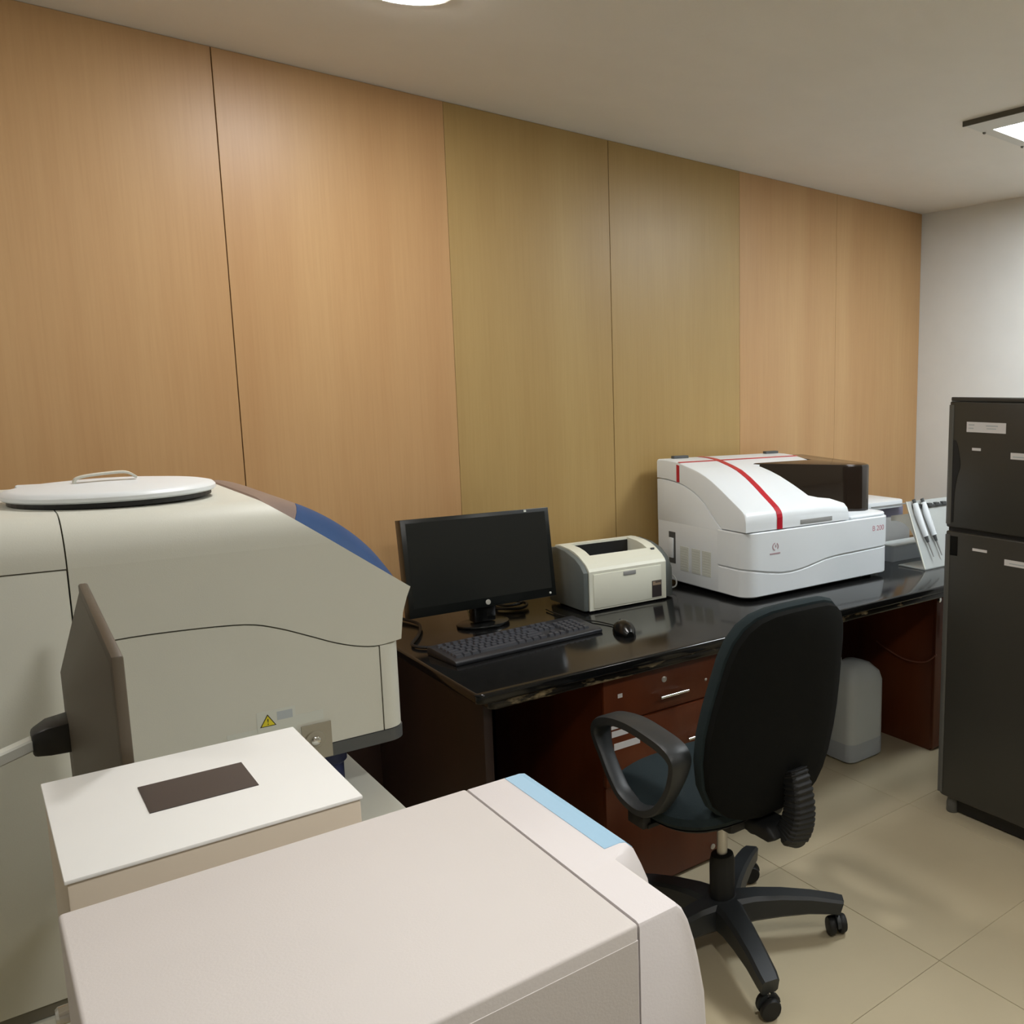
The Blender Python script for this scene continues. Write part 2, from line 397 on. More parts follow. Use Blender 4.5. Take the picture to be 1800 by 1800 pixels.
# round lid
LT = Matrix.Translation((0.202, 2.04, 1.2985)) @ Matrix.Rotation(math.radians(-1.1), 4, 'Y') @ Matrix.Translation((-0.202, -2.04, -1.2965))
def lid_tilt(bm): bmesh.ops.transform(bm, matrix=LT, verts=bm.verts); return bm
lid = obj('lid', lid_tilt(lathe(B(), [(0.140, 0.0), (0.150, 0.001), (0.154, 0.004), (0.154, 0.010), (0.150, 0.015), (0.138, 0.018), (0.09, 0.023), (0.03, 0.026), (0.004, 0.0265)], (0.202, 2.04, 1.2985), 56)), M['coolwhite'], a, smooth=True, label='white round lid with an arched grip')
obj('lid_gasket', lid_tilt(lathe(B(), [(0.142, -0.009), (0.146, -0.007), (0.146, 0.001), (0.142, 0.002)], (0.202, 2.04, 1.2985), 48)), M['black'], lid)
gp = smooth_path([(0.148, 2.03, 1.321), (0.150, 2.03, 1.330), (0.164, 2.03, 1.335), (0.195, 2.03, 1.338), (0.222, 2.03, 1.338), (0.236, 2.03, 1.328)], 5)
obj('grip', lid_tilt(sweep(B(), gp, 0.0022, 0.010, square=True, up=(0, 1, 0))), M['beige'], lid, smooth=True)
obj('hinge', bx(0.075, 0.120, 2.16, 2.20, 1.289, 1.312), M['coolwhite'], a, bevel=0.004)
obj('hinge', bx(-0.02, 0.045, 1.93, 1.965, 1.289, 1.302), M['coolwhite'], a, bevel=0.004)
# labels and lock on the side panel
def plate(x0, x1, z0, z1, m, name, parent, y=Y0, d=0.0008, **k):
    return obj(name, bx(x0, x1, y-d, y+0.0006, z0, z1), m, parent, **k)
lb = plate(0.347, 0.409, 0.866, 0.912, M['label_light'], 'warning_label', a, label='pale label with a yellow warning triangle')
obj('print_block', bx(0.379, 0.404, Y0-0.0011, Y0-0.0002, 0.891, 0.907), M['print_grey'], lb)
obj('triangle_border', prism(B(), [(0.351, 0.883), (0.377, 0.883), (0.364, 0.906)], 'y', Y0-0.0012, Y0-0.0002), M['warn_black'], lb)
obj('triangle', prism(B(), [(0.3535, 0.8845), (0.3745, 0.8845), (0.364, 0.903)], 'y', Y0-0.0016, Y0-0.0004), M['yellow'], lb)
text('exclamation_mark', '!', 0.016, facing_minus_y(0.364, Y0-0.0016, 0.8915), M['warn_black'], lb)
plate(0.409, 0.455, 0.873, 0.893, M['label_light'], 'label', a, label='small pale label above the lock plate')
plate(0.300, 0.346, 0.862, 0.882, M['label_light'], 'label', a)
lk = plate(0.416, 0.466, 0.7985, 0.868, M['lockplate'], 'lock_plate', a, d=0.004, label='metal plate with a round key lock')
obj('lock_ring', lathe(B(), [(0.016, -0.004), (0.018, 0.0), (0.018, 0.004)], (0.437, Y0-0.003, 0.838), 24, 'y'), M['lockplate'], lk, smooth=True)
obj('lock_barrel', lathe(B(), [(0.005, -0.012), (0.008, -0.010), (0.008, 0.004)], (0.437, Y0-0.003, 0.838), 20, 'y'), M['chrome'], lk, smooth=True)
for fx, fy in ((0.478, 1.86), (0.20, 1.86), (0.478, 2.24), (0.20, 2.24)):
    obj('foot', lathe(B(), [(0.020, 0.70), (0.022, 0.704), (0.022, 0.76), (0.028, 0.766), (0.028, 0.7972)], (fx, fy, 0), 20), M['navy'], a, smooth=True, label='dark blue adjustable foot')

# ------------------------------------------------------------------ touchscreen seen from behind, on its stand
t = thing('touchscreen_monitor', 'dark taupe monitor turned edge-on, before the beige analyser', 'monitor', (-0.42, 0.95, 0))
mx, yf, yn, zt, zb = 0.100, 1.645, 1.172, 1.212, 0.885
TW = Matrix.Translation((0.110, yn, 0)) @ Matrix.Rotation(math.radians(-1.5), 4, 'Z') @ Matrix.Translation((-0.110, -yn, 0))
def tw(bm): bmesh.ops.transform(bm, matrix=TW, verts=bm.verts); return bm
obj('bezel', tw(bx(mx-0.001, mx+0.010, yn, yf, zb, zt)), M['taupe'], t, bevel=0.003)
A_ = [(mx-0.001, yn+0.010, zb+0.010), (mx-0.001, yf-0.010, zb+0.010), (mx-0.001, yf-0.010, zt-0.010), (mx-0.001, yn+0.010, zt-0.010)]
B_ = [(mx-0.034, 1.39, 0.95), (mx-0.034, 1.515, 0.95), (mx-0.034, 1.515, 1.118), (mx-0.034, 1.39, 1.118)]
obj('back_housing', tw(loft(B(), [A_, B_])), M['taupe'], t, bevel=0.002)
obj('screen', tw(bx(mx+0.010, mx+0.0105, yn+0.025, yf-0.025, zb+0.025, zt-0.025)), M['screen'], t)
obj('hinge_block', loft(B(), [[(x, y, z) for y, z in ((1.425-w_, 1.035), (1.475+w_, 1.035), (1.475+w_, 1.072+w_), (1.425-w_, 1.072+w_))] for x, w_ in ((0.037, -0.008), (0.052, 0.0), (0.082, 0.004))]), M['black'], t, bevel=0.004)
obj('arm', sweep(B(), [(0.040, 1.45, 1.050), (-0.12, 1.276, 1.05), (-0.42, 0.95, 1.05)], 0.008, 0.008, square=True), M['beige'], t, label='pale support arm')
obj('pole', lathe(B(), [(0.02, 0.02), (0.02, 1.08), (0.016, 1.085)], (-0.42, 0.95, 0), 20), M['beige'], t, smooth=True)
obj('stand_base', lathe(B(), [(0.21, 0.0), (0.21, 0.014), (0.19, 0.022), (0.03, 0.03)], (-0.42, 0.95, 0), 32), M['darkgrey'], t, smooth=True)

# ------------------------------------------------------------------ white box unit behind the near machine
t = thing('white_unit', 'white boxy unit with a black label on its top, behind the near analyser', 'instrument', (0.145, 1.02, 0.70))
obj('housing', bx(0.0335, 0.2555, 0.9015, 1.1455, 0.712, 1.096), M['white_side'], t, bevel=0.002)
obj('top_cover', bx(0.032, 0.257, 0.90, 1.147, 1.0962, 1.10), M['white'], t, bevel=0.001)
obj('label', bx(0.1005, 0.189, 0.995, 1.0695, 1.1, 1.1008), M['label_black'], t, label='black rectangular label')
for x in (0.15, 0.235):
    for y in (0.93, 1.12): obj('foot', lathe(B(), [(0.012, 0.70), (0.012, 0.7125)], (x, y, 0), 14), M['black'], t)
for x in (0.06,):
    obj('knob', lathe(B(), [(0.006, -0.012), (0.008, -0.010), (0.008, 0.006)], (0.030, 0.93, 0.97), 14, 'x'), M['chrome'], t, smooth=True)

# ------------------------------------------------------------------ near analyser with light blue strip
t = thing('compact_analyser', 'pinkish white bench machine with light blue strip, nearest the camera', 'analyser', (0.2, 0.71, 0.70))
obj('body', bx(0.025, 0.3447, 0.545, 0.867, 0.715, 1.09), M['pinkwhite'], t, bevel=0.003, seg=3)
obj('side_panel', bx(0.030, 0.3440, 0.5446, 0.55, 0.73, 1.077), M['pinkwhite'], t, bevel=0.0006, seg=1)
wing = [(0.3455, 1.09), (0.382, 1.09), (0.388, 1.083), (0.394, 1.070), (0.399, 1.053), (0.403, 1.035), (0.409, 1.0), (0.411, 0.965), (0.411, 0.715), (0.3455, 0.715)]
mid = [(0.3455, 1.09), (0.400, 1.09), (0.406, 1.0885), (0.413, 1.081), (0.421, 1.063), (0.428, 1.045), (0.435, 1.005), (0.438, 0.96), (0.438, 0.715), (0.3455, 0.715)]
def fr(p, y, s=0.0):  # ring at y, shrunk a little for a rounded edge
    cx = 0.38; cz = 0.9
    return [(x if x < 0.35 else x-s, y, z-s if z > 1.0 else z) for x, z in p]
bm = loft(B(), [fr(wing, 0.545, 0.004), fr(wing, 0.5465, 0.0012), fr(wing, 0.550), fr(wing, 0.640), fr([(w_[0]*0.5+m_[0]*0.5, w_[1]*0.5+m_[1]*0.5) for w_, m_ in zip(wing, mid)], 0.6485), fr(mid, 0.660), fr(mid, 0.863), fr(mid, 0.867, 0.003)])
obj('front_bezel', bm, M['bezel_white'], t, smooth=True, label='white curved front bezel')
bm = B(); zz = 1.0905
loft(bm, [[(0.3845, y, zz-0.002), (0.3845, y, zz), (0.4005, y, zz), (0.4065, y, 1.0890), (0.4135, y, 1.0815), (0.4125, y, 1.080), (0.400, y, zz-0.002)] for y in (0.662, 0.862)])
obj('blue_strip', bm, M['lightblue'], t, label='light blue strip along the front edge')
for x in (0.15, 0.40):
    for y in (0.58, 0.83): obj('foot', lathe(B(), [(0.014, 0.70), (0.014, 0.716)], (x, y, 0), 14), M['black'], t)
obj('knob', lathe(B(), [(0.004, -0.014), (0.007, -0.012), (0.007, 0.004)], (0.0245, 0.71, 1.076), 14, 'x'), M['chrome'], t, smooth=True)
obj('knob', lathe(B(), [(0.005, -0.012), (0.008, -0.010), (0.008, 0.004)], (0.0245, 0.69, 1.068), 14, 'x'), M['steel'], t, smooth=True)
obj('connector', bx(0.014, 0.026, 0.645, 0.675, 1.035, 1.066), M['brown_knob'], t, bevel=0.003)

# ------------------------------------------------------------------ desk
t = thing('desk', 'long black stone desk top along the wood wall beside the big beige analyser', 'desk', (2.2, 2.5, 0))
o = obj('worktop', prism(B(), rrect(0.862, RX-0.004, 2.066, 2.955, 0.022, 5, (1, 0, 0, 0)), 'z', 0.722, 0.75), M['granite'], t, bevel=0.007, seg=3)
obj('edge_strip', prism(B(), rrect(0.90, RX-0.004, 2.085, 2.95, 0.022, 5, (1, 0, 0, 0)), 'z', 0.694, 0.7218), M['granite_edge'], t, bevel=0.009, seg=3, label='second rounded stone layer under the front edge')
t = thing('wooden_board', 'very dark brown end board carrying the left end of the desk', 'board', (0.916, 2.54, 0))
obj('board', bx(0.905, 0.928, 2.14, 2.95, 0.0, 0.6938), M['dark_cherry'], t, bevel=0.001)
t = thing('wooden_board', 'long dark brown board along the wall foot behind the desk', 'board', (1.9, 2.94, 0))
obj('board', bx(0.56, 2.825, 2.952, 2.968, 0.0, 0.72), M['dark_cherry'], t)

# drawer cabinet
t = thing('drawer_cabinet', 'reddish brown drawer cabinet under the desk behind the office chair', 'cabinet', (1.443, 2.45, 0))
obj('carcass', bx(1.242, 1.643, 2.135, 2.84, 0.0, 0.6925), M['cherry'], t)
def handle(x, z, y, par, wd=0.10):
    obj('handle', sweep(B(), [(x-wd/2, y-0.022, z), (x+wd/2, y-0.022, z)], 0.0045, n=10), M['chrome'], par, smooth=True)
    for q in (-0.36, 0.36):
        obj('handle_post', lathe(B(), [(0.0035, -0.022), (0.0035, 0.001)], (x+q*wd, y, z), 8, 'y'), M['chrome'], par)
d = obj('drawer', bx(1.240, 1.645, 2.118, 2.1345, 0.556, 0.6925), M['cherry'], t, bevel=0.0015)
handle(1.466, 0.602, 2.118, d)
obj('lock', lathe(B(), [(0.006, -0.004), (0.009, -0.002), (0.009, 0.002)], (1.443, 2.118, 0.648), 16, 'y'), M['steel'], d, smooth=True)
obj('sticker', bx(1.285, 1.300, 2.1172, 2.119, 0.627, 0.639), M['paper'], d, label='small white sticker')
obj('screw', lathe(B(), [(0.003, -0.003), (0.005, -0.001), (0.005, 0.002)], (1.597, 2.118, 0.612), 10, 'y'), M['steel'], d)
d = obj('drawer', bx(1.240, 1.648, 2.112, 2.1345, 0.37, 0.552), M['cherry'], t, bevel=0.0015)
for x0, x1, z0, z1 in ((1.258, 1.287, 0.541, 0.551), (1.259, 1.313, 0.517, 0.535), (1.266, 1.352, 0.477, 0.497)):
    obj('label_strip', bx(x0, x1, 2.1112, 2.113, z0, z1), M['paper'], d, label='white paper label strip')
handle(1.56, 0.45, 2.112, d)
obj('screw', lathe(B(), [(0.003, -0.003), (0.005, -0.001), (0.005, 0.002)], (1.597, 2.112, 0.515), 10, 'y'), M['steel'], d)
d = obj('door', bx(1.240, 1.645, 2.118, 2.1345, 0.012, 0.367), M['cherry'], t, bevel=0.0015)
handle(1.466, 0.32, 2.118, d)
obj('lock', lathe(B(), [(0.006, -0.004), (0.009, -0.002), (0.009, 0.002)], (1.62, 2.118, 0.05), 12, 'y'), M['steel'], d, smooth=True)

# right-hand cabinet, half hidden behind the refrigerator
t = thing('side_cabinet', 'reddish brown cabinet under the desk end beside the refrigerator', 'cabinet', (3.05, 2.5, 0))
obj('carcass', bx(2.83, 3.30, 2.195, 2.92, 0.0, 0.6935), M['cherry'], t, bevel=0.001)
d = obj('door', bx(2.828, 3.302, 2.178, 2.1945, 0.012, 0.69), M['cherry'], t, bevel=0.0015)
obj('handle', sweep(B(), [(2.86, 2.158, 0.50), (2.86, 2.158, 0.60)], 0.005, n=10, up=(0, 1, 0)), M['chrome'], d, smooth=True)
obj('lock', lathe(B(), [(0.008, -0.008), (0.011, -0.006), (0.011, 0.002)], (2.842, 2.178, 0.655), 12, 'y'), M['chrome'], d, smooth=True)

# ------------------------------------------------------------------ refrigerator
t = thing('refrigerator', 'dark grey two-door refrigerator with paper labels by the white wall', 'refrigerator', (2.73, 1.53, 0))
FX = 2.43; FY0, FY1 = 1.23, 1.842
obj('cabinet', bx(FX+0.065, 3.02, FY0+0.004, FY1-0.004, 0.035, 1.475), M['fridge'], t, bevel=0.008)
obj('top_cap', prism(B(), rrect(FX+0.002, 3.02, FY0, FY1-0.001, 0.008), 'z', 1.4735, 1.4875), M['fridge'], t, bevel=0.003)
def door(z0, z1, low):
    # door seen from the front with a scooped grip along its free (left) edge
    d = obj('door', prism(B(), rrect(FY0, FY1, z0, z1, 0.024, 5, (low, low, 0, 0)), 'x', FX, FX+0.06), M['fridge'], t, bevel=0.006, seg=3)
    obj('edge_trim', sweep(B(), [(FX+0.003, FY1-0.010, z0+0.012), (FX+0.003, FY1-0.010, z1-0.012)], 0.010, 0.006, square=True, up=(1, 0, 0)), M['fridge_edge'], d, smooth=True, label='lighter grey edge strip')
    return d
d1 = door(1.041, 1.473, 0)
pts = smooth_path([(FX-0.0008, 1.812, 1.342), (FX-0.0008, 1.803, 1.325), (FX-0.0008, 1.789, 1.26), (FX-0.0008, 1.800, 1.22), (FX-0.0008, 1.810, 1.16), (FX-0.0008, 1.812, 1.06)], 5)
poly = [(p.y, p.z) for p in pts] + [(1.821, 1.06), (1.821, 1.342)]
obj('grip_recess', prism(B(), poly, 'x', FX-0.0012, FX+0.002), M['plastic_dark'], d1, label='dark scooped grip')
d2 = door(0.062, 1.028, 1)
obj('grip_recess', bx(FX-0.0012, FX+0.002, 1.790, 1.821, 0.945, 1.012), M['gloss_black'], d2, label='dark grip at the upper corner')
def fridge_label(par, y0, y1, z0, z1, lines, nm='paper_label'):
    L = obj(nm, bx(FX-0.001, FX+0.0005, y0, y1, z0, z1), M['paper'], par, label='white paper label')
    for (a0, a1, b0, b1) in lines:
        obj('print_line', bx(FX-0.0014, FX-0.0008, y1-(y1-y0)*a1, y1-(y1-y0)*a0, z0+(z1-z0)*b0, z0+(z1-z0)*b1), M['print_dark' if False else 'print_grey'], L)
fridge_label(d1, 1.613, 1.768, 1.372, 1.406, [(0.05, 0.2, 0.66, 0.76), (0.05, 0.18, 0.34, 0.42), (0.5, 0.8, 0.62, 0.72), (0.52, 0.76, 0.36, 0.44)])
fridge_label(d1, 1.708, 1.743, 1.311, 1.320, [])
fridge_label(d1, 1.50, 1.591, 1.291, 1.312, [(0.1, 0.6, 0.3, 0.45)])
fridge_label(d2, 1.668, 1.727, 0.972, 0.981, [])
fridge_label(d2, 1.47, 1.598, 0.941, 0.961, [(0.15, 0.7, 0.35, 0.5)])
obj('gasket', bx(FX+0.012, FX+0.066, FY0+0.004, FY1-0.004, 1.0, 1.06), M['black'], t)
obj('kick_plate', bx(FX+0.03, FX+0.07, FY0+0.03, FY1-0.03, 0.006, 0.06), M['black'], t)
for y in (FY0+0.05, FY1-0.045):
    obj('foot', lathe(B(), [(0.022, 0.0), (0.024, 0.004), (0.024, 0.034), (0.018, 0.06)], (FX+0.035, y, 0), 16), M['fridge_edge'], t, smooth=True)
    obj('foot', lathe(B(), [(0.022, 0.0), (0.024, 0.004), (0.024, 0.036)], (2.97, y, 0), 16), M['black'], t, smooth=True)

# ------------------------------------------------------------------ jerrycan
t = thing('jerrycan', 'translucent white plastic jerrycan on the floor under the desk', 'container', (2.57, 2.385, 0))
def cring(z, x0, x1, y0, y1, r): return [(x, y, z) for x, y in rrect(x0, x1, y0, y1, r, 5)]
X0, X1, Ya, Yb = 2.463, 2.668, 2.305, 2.475
bm = loft(B(), [cring(0.0, X0+0.014, X1-0.014, Ya+0.014, Yb-0.014, 0.03), cring(0.012, X0, X1, Ya, Yb, 0.04), cring(0.325, X0, X1, Ya, Yb, 0.04), cring(0.36, X0+0.008, X1-0.010, Ya+0.008, Yb-0.008, 0.04), cring(0.395, X0+0.03, X1-0.045, Ya+0.03, Yb-0.03, 0.035), cring(0.412, X0+0.055, X1-0.09, Ya+0.05, Yb-0.05, 0.03)])
obj('body', bm, M['can'], t, smooth=True)
obj('liquid_band', loft(B(), [cring(0.012, X0-0.0006, X1+0.0006, Ya-0.0006, Yb+0.0006, 0.04), cring(0.085, X0-0.0006, X1+0.0006, Ya-0.0006, Yb+0.0006, 0.04)], cap=False), M['can_liquid'], t, smooth=True, label='bluish liquid level in the lower part')
obj('neck', lathe(B(), [(0.022, 0.385), (0.022, 0.412)], (2.492, 2.43, 0), 20), M['can'], t, smooth=True)
obj('cap', lathe(B(), [(0.026, 0.408), (0.026, 0.424), (0.022, 0.427)], (2.492, 2.43, 0), 20), M['coolwhite'], t, smooth=True)

# ------------------------------------------------------------------ cables
o = obj('hanging_cable', sweep(B(), smooth_path([(2.822, 2.50, 0.415), (2.818, 2.44, 0.395), (2.815, 2.33, 0.372), (2.812, 2.22, 0.385), (2.812, 2.16, 0.43)], 6), 0.003, n=6), M['cable_pink'], smooth=True)
setp(o, 'thin pinkish cable hanging across the cabinet side beside the refrigerator', 'cable')
o = obj('coiled_cable', sweep(B(), smooth_path([(1.30, 2.93, 0.757), (1.27, 2.85, 0.757), (1.33, 2.80, 0.757), (1.37, 2.84, 0.76), (1.34, 2.90, 0.765), (1.28, 2.88, 0.768), (1.29, 2.82, 0.768), (1.345, 2.82, 0.771), (1.35, 2.88, 0.771), (1.30, 2.91, 0.775), (1.24, 2.90, 0.765), (1.18, 2.86, 0.757)], 6), 0.005, n=6), M['cable_black'], smooth=True)
setp(o, 'black cable coiled on the desk behind the computer monitor', 'cable')
o = obj('loose_cable', sweep(B(), smooth_path([(0.985, 2.93, 0.756), (1.0, 2.82, 0.756), (0.955, 2.70, 0.756), (0.90, 2.60, 0.756), (0.93, 2.54, 0.756), (0.98, 2.545, 0.756)], 6), 0.0045, n=6), M['cable_black'], smooth=True)
setp(o, 'black cable on the desk left of the computer monitor', 'cable')

# ------------------------------------------------------------------ computer monitor
t = local_thing('computer_monitor', 'black widescreen computer monitor on the desk, left of the printer', 'monitor', (1.158, 2.70, 0.75))
tilt = Matrix.Translation((0, 0, 0.21)) @ Matrix.Rotation(math.radians(-8), 4, 'X')
def tl(bm): bmesh.ops.transform(bm, matrix=tilt, verts=bm.verts); return bm
obj('bezel', tl(bx(-0.236, 0.236, -0.012, 0.030, -0.148, 0.148)), M['screen'], t, bevel=0.0012)
obj('screen', tl(bx(-0.222, 0.222, -0.0128, -0.011, -0.120, 0.136)), M['screen'], t)
obj('back_shell', tl(bx(-0.17, 0.17, 0.030, 0.052, -0.10, 0.10)), M['black'], t, bevel=0.008)
obj('logo_badge', tl(lathe(B(), [(0.0075, -0.0015), (0.0085, 0.0), (0.0085, 0.002)], (0.003, -0.012, -0.134), 20, 'y')), M['steel'], t, label='small round silver badge')
obj('sticker_dot', tl(bx(0.150, 0.158, -0.0134, -0.0126, 0.139, 0.146)), M['label_light'], t, label='tiny pale sticker')
obj('power_button', tl(lathe(B(), [(0.003, -0.002), (0.004, 0.0), (0.004, 0.002)], (0.215, -0.012, -0.136), 12, 'y')), M['label_light'], t)
obj('neck', bx(-0.036, 0.036, -0.012, 0.03, 0.012, 0.14), M['gloss_black'], t, bevel=0.006)
bm = B(); prism(bm, [(0.082*math.cos(PI*2*i/40), 0.01+(0.072 if math.sin(PI*2*i/40) < 0 else 0.055)*math.sin(PI*2*i/40)) for i in range(40)], 'z', 0.0, 0.010)
obj('base', bm, M['gloss_black'], t, bevel=0.004)

# ------------------------------------------------------------------ keyboard
t = local_thing('keyboard', 'black computer keyboard lying along the desk front below the monitor', 'keyboard', (1.145, 2.43, 0.7502), math.radians(5))
kw, kd = 0.475, 0.165
bm = prism(B(), [(-kd/2, 0.0), (-kd/2, 0.011), (-kd/2+0.012, 0.015), (kd/2-0.012, 0.026), (kd/2, 0.024), (kd/2, 0.0)], 'x', -kw/2, kw/2)
obj('body', bm, M['kb_body'], t, bevel=0.003)
bm = B()
def key(x0, x1, y0, y1):
    def zt(y): return 0.015 + (y+kd/2-0.012)*(0.011/(kd-0.024))
    g = 0.0012; x0 += g; x1 -= g; y0 += g; y1 -= g; s = 0.002
    loft(bm, [[(x0, y0, zt(y0)-0.001), (x1, y0, zt(y0)-0.001), (x1, y1, zt(y1)-0.001), (x0, y1, zt(y1)-0.001)],
              [(x0+s, y0+s, zt(y0)+0.007), (x1-s, y0+s, zt(y0)+0.007), (x1-s, y1-s, zt(y1)+0.007), (x0+s, y1-s, zt(y1)+0.007)]])
u = 0.019; xa = -kw/2+0.012; ya = -kd/2+0.022
rows = [[1.25, 1.25, 1.25, 6.25, 1.25, 1.25, 1.25, 1.25], [2.25]+[1]*10+[2.75], [1.75]+[1]*11+[2.25], [1.5]+[1]*12+[1.5], [1]*13+[2]]
for r, row in enumerate(rows):
    x = xa
    for k in row: key(x, x+k*u, ya+r*u, ya+(r+1)*u); x += k*u
x = xa
for k in range(13): key(x, x+u, ya+5.35*u, ya+6.2*u); x += u*1.15
for cx in range(3):
    key(xa+(15.3+cx)*u, xa+(16.3+cx)*u, ya, ya+u)
    for r in (3, 4, 5.35): key(xa+(15.3+cx)*u, xa+(16.3+cx)*u, ya+r*u, ya+(r+0.95)*u)
key(xa+16.3*u, xa+17.3*u, ya+u, ya+2*u)
for cx in range(4):
    for r in range(5): key(xa+(18.7+cx)*u, xa+(19.7+cx)*u, ya+r*u, ya+(r+1)*u)
obj('keys', bm, M['key'], t, kind='stuff')

# ------------------------------------------------------------------ mouse
t = local_thing('computer_mouse', 'black computer mouse on the desk right of the keyboard', 'mouse', (1.432, 2.315, 0.7502), math.radians(-12))
rings = []
for i in range(11):
    v = i/10; y = -0.055+0.11*v
    wd = 0.032*(max(0.02, math.sin(PI*(0.04+0.92*v))))**0.5; h = 0.037*(max(0.03, math.sin(PI*(0.05+0.85*v))))**0.6
    rings.append([(wd*math.cos(2*PI*k/20), y, max(0.0, 0.005+h*math.sin(2*PI*k/20))) for k in range(20)])
obj('shell', loft(B(), rings), M['gloss_black'], t, smooth=True)
obj('scroll_wheel', lathe(B(), [(0.007, -0.003), (0.008, -0.002), (0.008, 0.002), (0.007, 0.003)], (0, 0.030, 0.031), 16, 'x'), M['plastic'], t, smooth=True)
obj('lead', sweep(B(), smooth_path([(0, 0.053, 0.010), (0.0, 0.09, 0.004), (-0.03, 0.16, 0.004), (-0.10, 0.27, 0.004), (-0.13, 0.40, 0.004)], 6), 0.0022, n=6), M['cable_black'], t, smooth=True)

# ------------------------------------------------------------------ laser printer
t = thing('laser_printer', 'small ivory and grey laser printer between the monitor and the white analyser', 'printer', (1.65, 2.72, 0.75))
z0 = 0.756
top_curve = [(2.605, 0.890), (2.612, 0.900), (2.630, 0.914), (2.668, 0.934), (2.70, 0.9455), (2.736, 0.9525), (2.80, 0.957), (2.832, 0.955)]
full = [(2.605, z0)] + top_curve + [(2.842, 0.94), (2.842, z0)]
midp = [(2.605, z0)] + top_curve[:4] + [(2.672, 0.930), (2.795, 0.888), (2.797, 0.957), (2.832, 0.955), (2.842, 0.94), (2.842, z0)]
bm = B(); prism(bm, full, 'x', 1.482, 1.522); prism(bm, midp, 'x', 1.5221, 1.752); prism(bm, full, 'x', 1.7521, 1.7895)
obj('housing', bm, M['printer_ivory'], t)
obj('slot_tray', prism(B(), [(2.690, 0.926), (2.790, 0.8915), (2.794, 0.8915), (2.690, 0.928)], 'x', 1.535, 1.74), M['darkgrey'], t)
obj('slot_wall', bx(1.524, 1.750, 2.7935, 2.7965, 0.892, 0.950), M['black'], t, label='dark paper exit slot')
gs = [(2.620, z0), (2.620, 0.875), (2.640, 0.906), (2.68, 0.932), (2.74, 0.948), (2.80, 0.953), (2.842, 0.945), (2.85, 0.93), (2.85, z0)]
obj('side_shell', prism(B(), [(2.608, z0), (2.608, 0.888), (2.630, 0.911), (2.668, 0.931), (2.736, 0.949), (2.80, 0.954), (2.842, 0.947), (2.85, 0.93), (2.85, z0)], 'x', 1.462, 1.4815), M['printer_grey'], t, bevel=0.005, angle=60)
obj('side_shell', loft(B(), [[(x, y + s, z if z < 0.76 else z-s) for y, z in gs] for x, s in ((1.790, 0), (1.808, 0.0), (1.828, 0.008), (1.840, 0.02), (1.844, 0.035))]), M['printer_grey'], t, smooth=True)
dr = obj('front_door', bx(1.497, 1.768, 2.6025, 2.607, 0.762, 0.880), M['printer_ivory'], t, bevel=0.0012)
obj('door_handle', bx(1.612, 1.662, 2.6005, 2.604, 0.862, 0.876), M['greybox'], dr, bevel=0.0015)
lb = obj('sticker', bx(1.728, 1.768, 2.6018, 2.603, 0.766, 0.826), M['label_black'], dr, label='dark rectangular sticker with a pale head')
obj('sticker_head', bx(1.731, 1.765, 2.6013, 2.602, 0.809, 0.823), M['brown_knob'], lb)
obj('print_line', bx(1.742, 1.764, 2.6010, 2.6016, 0.818, 0.8215), M['label_black'], lb)
obj('button', bx(1.762, 1.776, 2.655, 2.662, 0.927, 0.9345), M['darkgrey'], t, bevel=0.001)
for x in (1.50, 1.77):
    for y in (2.63, 2.82): obj('foot', bx(x-0.01, x+0.01, y-0.01, y+0.01, 0.7502, 0.757), M['black'], t)
o = obj('printer_cable', sweep(B(), smooth_path([(1.84, 2.80, 0.80), (1.875, 2.77, 0.82), (1.905, 2.72, 0.80), (1.895, 2.70, 0.765), (1.86, 2.76, 0.757), (1.86, 2.88, 0.757)], 6), 0.003, n=6), M['coolwhite'], smooth=True)
setp(o, 'thin pale cable between the laser printer and the white analyser', 'cable')

# ------------------------------------------------------------------ white analyser with red stripes
t = thing('bench_analyser', 'white bench analyser with red stripes and smoked window on the desk', 'analyser', (2.345, 2.64, 0.75))
AX0, AX1, AY0, AY1 = 1.960, 2.732, 2.358, 2.905
bm = prism(B(), rrect(AX0, AX1, AY0, AY1, 0.055, 8, (1, 1, 0, 0)), 'z', 0.762, 0.999)
obj('base_body', bm, M['coolwhite'], t, bevel=0.006, seg=3, angle=60)
# raised right front shoulder and the left cheek that rises to the back
cheek = [(2.492, 0.990), (2.50, 0.998), (2.55, 1.038), (2.601, 1.083), (2.64, 1.106), (2.674, 1.122), (2.72, 1.138), (2.766, 1.147), (2.84, 1.154), (2.905, 1.155), (2.905, 0.990)]
obj('side_cheek', prism(B(), cheek, 'x', AX0, AX0+0.03), M['coolwhite'], t, bevel=0.003, angle=70)
obj('right_shoulder', prism(B(), rrect(2.50, AX1-0.001, AY0+0.006, 2.88, 0.05, 6, (0, 1, 1, 0)), 'z', 0.998, 1.014), M['coolwhite'], t, bevel=0.008, seg=3)
